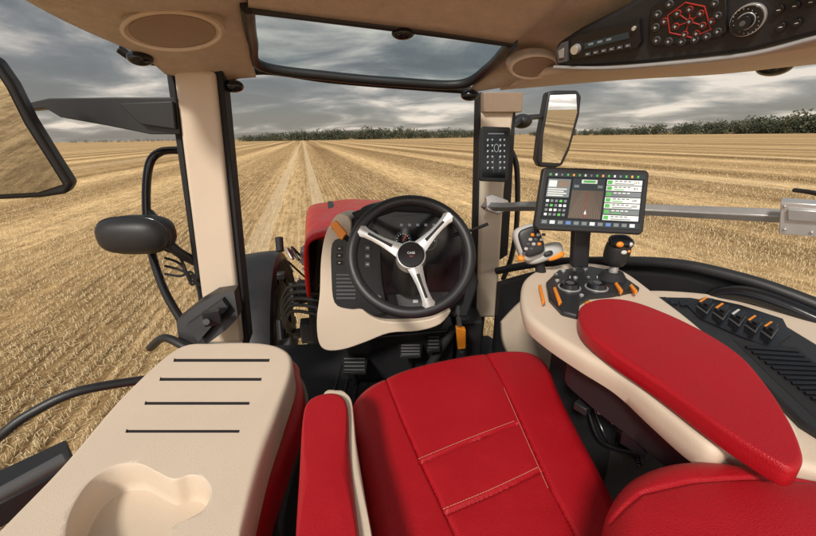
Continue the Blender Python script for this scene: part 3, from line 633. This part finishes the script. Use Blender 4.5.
# ===== armrest with controls
ar=thing('control_armrest',S(640,400,z=-.95),'multifunction armrest with red leather pad, joystick and knobs','armrest')
b=B(); b.pad([S(*q,z=-.405) for q in((521,292),(526,277),(545,267),(580,262),(618,268),(655,292),(705,330),(790,415),(792,440),(765,450),(738,442),(722,450),(700,440),(660,408),(620,375),(580,352),(545,330),(525,312))],.05,.014,'beige',n=220,rings=24,inset=.01); ab=b.fin('armrest_body',ar)
b=B(); b.pad([S(*q,z=-.455) for q in((570,345),(590,320),(640,320),(720,380),(765,425),(740,446),(700,440),(640,400),(590,366))],.09,.01,'black',n=100,rings=10); b.fin('armrest_underside',ar)
b=B(); b.pad([S(*q,z=-.368) for q in((579,314),(583,304),(602,298),(630,300),(665,312),(705,331),(742,355),(770,387),(792,422),(803,448),(804,462),(794,469),(774,460),(720,426),(660,383),(610,350),(585,329))],.030,.008,'red',n=260,rings=50,crown=.001); b.fin('armrest_pad',ar,ang=60)
pa=Pl(S(560,280,z=-.40),S(620,285,z=-.40),S(590,310,z=-.40))
b=B(); b.dec(pa,[(546,284),(558,272),(590,268),(618,274),(640,290),(612,296),(590,298),(580,304),(578,318),(562,314),(549,300)],-.01,.008,'black'); b.fin('control_panel',ar,bev=.005)
for x,y in((569,291),(596,291)):
    b=B(); b.disc(pa,x,y,11,.0085,.012,'silver',32); b.disc(pa,x,y,9.6,.0122,.024,'gloss',32,.85); b.disc(pa,x,y,4,.0242,.026,'grey',24); b.dec(pa,[(x-.5,y-7),(x+.5,y-7),(x+.5,y-4.5),(x-.5,y-4.5)],.0243,.0248,'white'); b.fin('dial',ar,bev=.0015)
for q in([(552.5,292),(555.5,291.5),(561.5,307),(558.5,309)],[(538,289.5),(541,288.8),(545,306),(542,307.5)],[(613.5,288),(616,286),(622.5,295),(620,297.5)],[(628.5,290),(631,288),(637,295.5),(634.5,297.5)],[(584,307),(589,305),(591,308),(586,310)]):
    b=B(); b.dec(pa,q,.004,.015,'orange'); b.fin('orange_lever',ar,bev=.003,seg=3)
for x,y in((556,278),(563,274),(574,273),(585,272),(581,299),(575,281),(588,281),(557,284)):
    b=B(); b.disc(pa,x,y,2.2,.0085,.013,'silver' if x%2 else 'grey',14); b.disc(pa,x,y,.9,.0132,.0138,'white',8); b.fin('push_button',ar)
b=B(); J=S(612,279,z=-.395)
b.cyl(J,J+UP*.022,.040,.026,'dark',28); b.cyl(J+UP*.022,J+UP*.05,.012,.012,'silver',20)
b.ell(J+Vector((.0,0,.080)),(.030,.031,.042),'black',Matrix.Rotation(.15,3,'X'),pw=.72); b.ell(J+Vector((.0,-.010,.114)),(.031,.026,.014),'gloss',Matrix.Rotation(.3,3,'X'),pw=.7)
b.ell(J+Vector((-.014,-.030,.112)),(.010,.008,.008),'orange'); b.ell(J+Vector((.014,-.030,.112)),(.007,.008,.007),'silver'); b.ell(J+Vector((.0,-.032,.090)),(.008,.005,.006),'white'); b.ell(J+Vector((.014,-.029,.092)),(.005,.005,.004),'orange')
b.fin('joystick',ar)
b=B(); J=S(536,270,z=-.40); R_=Matrix.Rotation(-.35,3,'Y')@Matrix.Rotation(-.3,3,'X')
b.cyl(J+Vector((.02,0,-.02)),J+Vector((-.0,0,.05)),.016,.014,'dark',20)
b.ell(J+Vector((.016,0,.055)),(.058,.036,.024),'pale',R_,pw=.6); b.ell(J+Vector((-.034,-.008,.092)),(.040,.026,.054),'pale',R_,pw=.55)
b.ell(J+Vector((-.036,-.034,.102)),(.032,.009,.043),'black',R_,pw=.55)
for i in range(5):
    for j in range(3): b.ell(J+Vector((-.058+.016*j+.005*i,-.0455,.070+.014*i)),(.0055,.0035,.0045),'orange' if (i*3+j) in(1,8,12) else ('pale' if (i+j)%2 else 'grey'),pw=.7)
b.ell(J+Vector((.044,-.026,.054)),(.026,.012,.011),'orange',R_,pw=.7); b.ell(J+Vector((-.06,-.03,.05)),(.012,.012,.010),'orange'); b.ell(J+Vector((.018,-.034,.064)),(.014,.008,.008),'black',R_,pw=.7)
b.fin('drive_lever',ar)
b=B()
b.tube([S(552,335,y=.98),S(562,370,y=.95),S(578,376,y=.92),S(590,360,y=.9)],.008,'gloss')
b.box(S(600,420,z=-.72),(.16,.26,.3),'dark',yaw=.2); b.box(S(625,395,z=-.60),(.08,.18,.08),'black',yaw=.5)
b.tube([S(590,380,z=-.6),S(620,430,z=-.62),S(660,452,z=-.6),S(720,455,z=-.55)],.012,'black'); b.tube([S(600,370,z=-.58),S(650,425,z=-.58),S(700,440,z=-.56)],.007,'grey')
for i in range(5): b.tube([S(585+i*7,395+i*5,z=-.6),S(600+i*8,440,z=-.66),S(640,455+i*3,z=-.62)],.005,'gloss')
b.box(S(586,405,z=-.58),(.05,.03,.02),'black',yaw=.6); b.box(S(640,440,z=-.56),(.05,.05,.03),'gloss',yaw=.6)
for i in range(3): b.cyl(S(600+i*14,412+i*10,z=-.57),S(600+i*14,412+i*10,z=-.555),.006,.006,'steel',12)
b.fin('support_frame',ar,bev=.006)

# ===== monitor
mo=thing('display_monitor',S(588,262,y=1.0),'black tablet style display showing a field guidance map','monitor')
pm=Pl(S(543,168,y=1.0),S(649,171,y=.97),S(534,228,y=.97))
b=B(); b.dec(pm,[(543,168),(548,167),(647,170),(650,173),(644,231),(641,235),(538,230),(534,226)],-.022,0,'black'); mb=b.fin('monitor_case',mo,bev=.005,seg=3)
def bi(u,v):
    A=(548,172);B_=(645,175);D=(539,225);E=(639,230)
    return (A[0]*(1-u)*(1-v)+B_[0]*u*(1-v)+D[0]*(1-u)*v+E[0]*u*v, A[1]*(1-u)*(1-v)+B_[1]*u*(1-v)+D[1]*(1-u)*v+E[1]*u*v)
def scr(b,u0,v0,u1,v1,k,h=.0012): b.dec(pm,[bi(u0,v0),bi(u1,v0),bi(u1,v1),bi(u0,v1)],h,h+.0004,k)
b=B(); scr(b,0,0,1,1,'screen',.0004)
scr(b,.0,0,1,.08,'s_dark')
for i in range(16): scr(b,.02+i*.06,.02,.04+i*.06,.06,['s_green','s_white','s_grey','s_green','s_orange'][i%5],.0018)
scr(b,.02,.12,.25,.46,'s_grey'); scr(b,.03,.15,.11,.27,'s_white',.0018); scr(b,.13,.15,.23,.27,'s_tan',.0018)
for i in range(4): scr(b,.03,.30+i*.04,.22-.03*(i%2),.318+i*.04,'s_white',.0018)
for j in range(4):
    for i in range(5): scr(b,.03+.045*i,.51+j*.085,.058+.045*i,.555+j*.085,['s_white','s_grey','s_grey','s_green','s_grey','s_white'][(i+j*2)%6])
scr(b,.27,.10,.60,.85,'s_dark'); scr(b,.275,.32,.595,.84,'s_brown',.0018); scr(b,.36,.12,.52,.19,'s_white',.0018); scr(b,.38,.135,.50,.175,'s_green',.0024); scr(b,.29,.22,.34,.27,'s_grey',.0018); scr(b,.53,.22,.58,.27,'s_grey',.0018)
for i in range(-6,7):
    if i: b.dec(pm,[bi(.435+i*.009,.33),bi(.4365+i*.009,.33),bi(.4355+i*.026,.83),bi(.4325+i*.026,.83)],.0024,.0028,'s_tan')
b.dec(pm,[bi(.4345,.33),bi(.4375,.33),bi(.4385,.83),bi(.4325,.83)],.003,.0034,'s_red'); b.dec(pm,[bi(.4355,.68),bi(.448,.76),bi(.423,.76)],.0036,.004,'s_white')
scr(b,.0,.88,1,.99,'s_dark')
for i in range(12): scr(b,.02+i*.08,.90,.07+i*.08,.96,['s_grey','s_white','s_grey','s_blue','s_grey'][i%5],.0018)
for i in range(7):
    v=.105+i*.108; scr(b,.62,v,.98,v+.094,'s_white' if i not in(2,5) else 's_grey'); scr(b,.628,v+.014,.675,v+.08,'s_green',.0018)
    for j in range(4): scr(b,.70+j*.045,v+.015,.73+j*.045,v+.034,'s_grey' if i not in(2,5) else 's_white',.0018)
    scr(b,.70,v+.062,.80 if i%2 else .90,v+.078,'s_green' if i%2 else 's_grey',.0018)
b.fin('screen_image',mb)
for v,sx_ in((.15,'12.5'),(.258,'8.0'),(.475,'540'),(.583,'1850')): text('screen_digits',sx_,pm,*bi(.92,v),3.4,'screen',mb,.0026)
b=B(); b.prism([S(*q,y=1.02) for q in((575,228),(592,229),(589,268),(573,268))],Vector((0,.03,0)),'black'); b.fin('monitor_stem',mo,bev=.005)
# rail
rl=thing('support_rail',S(640,215,y=1.1),'grey metal cross rail with clamp bracket holding the display','rail')
b=B(); b.tube([S(484,206,y=1.55),S(505,207,y=1.4),S(536,206,y=1.25),S(600,208,y=1.13),S(655,210,y=1.06),S(785,216,y=.86)],.018,'steel',n=4,sm=3); b.fin('rail_bar',rl,bev=.003)
b=B(); pb=Pl(S(780,210,y=.82),S(816,214,y=.78),S(780,236,y=.82)); b.dec(pb,[(781,202),(826,205),(826,238),(779,234)],-.03,0,'silver'); b.dec(pb,[(788,208),(822,210),(822,221),(788,219)],.001,.008,'steel')
for q in((785,206),(785,229),(812,232)): b.disc(pb,*q,2,.0005,.005,'steel',12)
b.fin('clamp_bracket',rl,bev=.002)
b=B(); pc=Pl(S(488,198,y=1.5),S(502,198,y=1.5),S(488,212,y=1.48)); b.dec(pc,[(486,196),(492,194),(508,200),(512,208),(498,214),(487,210)],-.03,0,'silver'); b.fin('end_clamp',rl,bev=.003)
b=B(); b.tube([S(830,196,y=.9),S(810,192,y=.95),S(795,190,y=1.0)],.006,'black'); b.fin('rail_hook',rl)

# pillar display
pdv=thing('pillar_display',S(495,181,y=1.45),'slim black vertical display with white indicator symbols','display')
pq=Pl(S(482,127,y=1.46),S(510,127,y=1.46),S(480,181,y=1.44))
b=B(); b.dec(pq,[(483,126),(510,127),(511,129),(508,180),(505,182),(481,181),(479,179),(481,128)],-.02,0,'black'); pv=b.fin('display_case',pdv,bev=.004)
b=B(); b.dec(pq,[(485,130),(508,131),(505,178),(482,177)],.001,.002,'screen')
for i in range(6):
    for k,x in enumerate((487,491.5,499.5,503.5)):
        y=139+i*5.6; b.rect(pq,x,y,x+1.6,y+.6,.0022,.0028,'s_white'); b.rect(pq,x+.5*(k%2),y+1.1,x+1.0,y+1.7,.0022,.0028,'s_white')
b.rect(pq,488,133,504,134,.0022,.0028,'s_grey'); b.tube([pq.at(*q,.003) for q in ellp(496.3,148,2.2,4,14)],.0005,'s_white',n=5,sm=1,closed=True); b.tube([pq.at(*q,.003) for q in((493.5,156),(493.5,172),(499,172),(499,156))],.0005,'s_grey',n=5,sm=1); b.fin('display_face',pv)

# ===== roof console
rc=thing('roof_console',S(700,40,y=.85),'black overhead control panel with radio, climate buttons and dial','control panel')
pr=Pl(S(556,66,y=1.04),S(826,40,y=.66),S(640,-4,y=.86))
b=B(); b.dec(pr,[(554,62),(556,44),(580,28),(620,8),(660,-15),(720,-50),(900,-90),(870,25),(816,36),(745,54),(650,64),(560,70)],-.04,0,'black'); rp=b.fin('panel_body',rc,bev=.01,seg=3)
b=B(); b.tube([pr.at(*q,.008) for q in((556,66),(600,67),(650,64),(745,54),(816,37),(870,25))],.0045,'steel',n=12); b.fin('trim_strip',rc)
b=B(); b.dec(pr,[(574,38),(582,33),(642,18),(644,40),(640,46),(576,58),(573,54)],.001,.012,'gloss'); b.dec(pr,[(588,41),(632,30),(633,36),(588,47)],.0125,.014,'s_dark'); b.disc(pr,580,47,4.5,.0125,.024,'silver',20,.85); b.disc(pr,638,26,2,.0125,.018,'silver',14)
for i in range(3): b.dec(pr,[(592+i*9,41.5-i*2.3),(597+i*9,40.2-i*2.3),(597+i*9,42.4-i*2.3),(592+i*9,43.7-i*2.3)],.0142,.0147,'s_grey')
for i in range(6): b.dec(pr,[(589+i*8,51-i*1.7),(594+i*8,50-i*1.7),(594+i*8,53-i*1.7),(589+i*8,54-i*1.7)],.0125,.016,'grey'); b.dec(pr,[(590.5+i*8,51.6-i*1.7),(592.5+i*8,51.2-i*1.7),(592.5+i*8,52-i*1.7),(590.5+i*8,52.6-i*1.7)],.0165,.017,'white')
b.fin('radio',rc,bev=.0008)
b=B(); b.dec(pr,[(558,50),(563,42),(570,40),(570,60),(560,62)],.001,.01,'grey'); b.dec(pr,[(561,49),(567,46),(567,56),(562,57)],.0102,.013,'steel'); b.fin('hand_microphone',rc,bev=.002)
b=B(); b.dec(pr,[(652,8),(672,-8),(728,-20),(729,30),(722,36),(656,46),(651,40)],.001,.008,'gloss'); kp=b.fin('climate_panel',rc,bev=.002)
def dot(x,y,r,k,nm,ring='grey'):
    b=B(); b.disc(pr,x,y,r,.0085,.0105,ring,18,.94); b.disc(pr,x,y,r*.84,.0107,.0115,'black',18,.96); b.dec(pr,[(x-1.5,y-.3),(x+1.5,y-.8),(x+1.5,y-.1),(x-1.5,y+.4)],.0117,.0121,k); b.dec(pr,[(x-.3,y-1.6),(x+.3,y-1.7),(x+.3,y+1.3),(x-.3,y+1.4)],.0123,.0127,k); b.fin(nm,kp)
for x,y in((659,39),(671,40),(684,40),(697,38),(709,35),(720,30),(658,26),(660,13),(672,3),(720,14),(717,2)): dot(x,y,4.0,'white','climate_button')
for x,y in((680,12),(692,8),(703,12),(678,25),(692,20),(705,24),(687,33),(667,20),(714,20),(699,32)): dot(x,y,3.7,'white','diagram_button','redp')
b=B(); P=[(672,31),(670,14),(688,1),(707,5),(713,28),(694,36),(672,31)]
b.tube([pr.at(*q,.0088) for q in P],.0012,'redp',n=6,sm=1)
for q in(((680,12),(692,20),(703,12)),((678,25),(692,20),(705,24)),((692,8),(692,20),(687,33))): b.tube([pr.at(*z_,.0086) for z_ in q],.0010,'redp',n=6,sm=1)
b.fin('climate_diagram',kp)
b=B(); b.disc(pr,749,19,18,.001,.008,'silver',40,.97); b.disc(pr,749,19,16.3,.0082,.012,'gloss',40); b.disc(pr,749,19,9.5,.0122,.014,'silver',32); b.disc(pr,749,19,8.8,.0142,.028,'gloss',32,.88); b.disc(pr,749,19,3,.0282,.029,'grey',14)
for i in range(18):
    a=i*2*math.pi/18; b.disc(pr,749+13*math.cos(a),19+12.3*math.sin(a),.5,.0122,.0128,'white',8)
b.fin('rotary_dial',rc,bev=.0008)
for x,y in((780,9),(796,5),(812,1),(782,26),(798,22)): 
    b=B(); b.disc(pr,x,y,5.5,.001,.006,'gloss',22,.92); b.dec(pr,[(x-2,y-.2),(x+2,y-1.0),(x+2,y),(x-2,y+.8)],.0062,.007,'white'); b.fin('push_button',rc,bev=.0008)
for x,y,d in((470,95,1.5),(775,66,.92),(140,58,1.2),(233,86,1.36)):
    b=B(); b.ell(S(x,y,y=d),(.035,.03,.02),'gloss'); b.cyl(S(x,y,y=d),S(x,y-5,y=d),.02,.02,'black'); b.fin('roof_clip',tr)
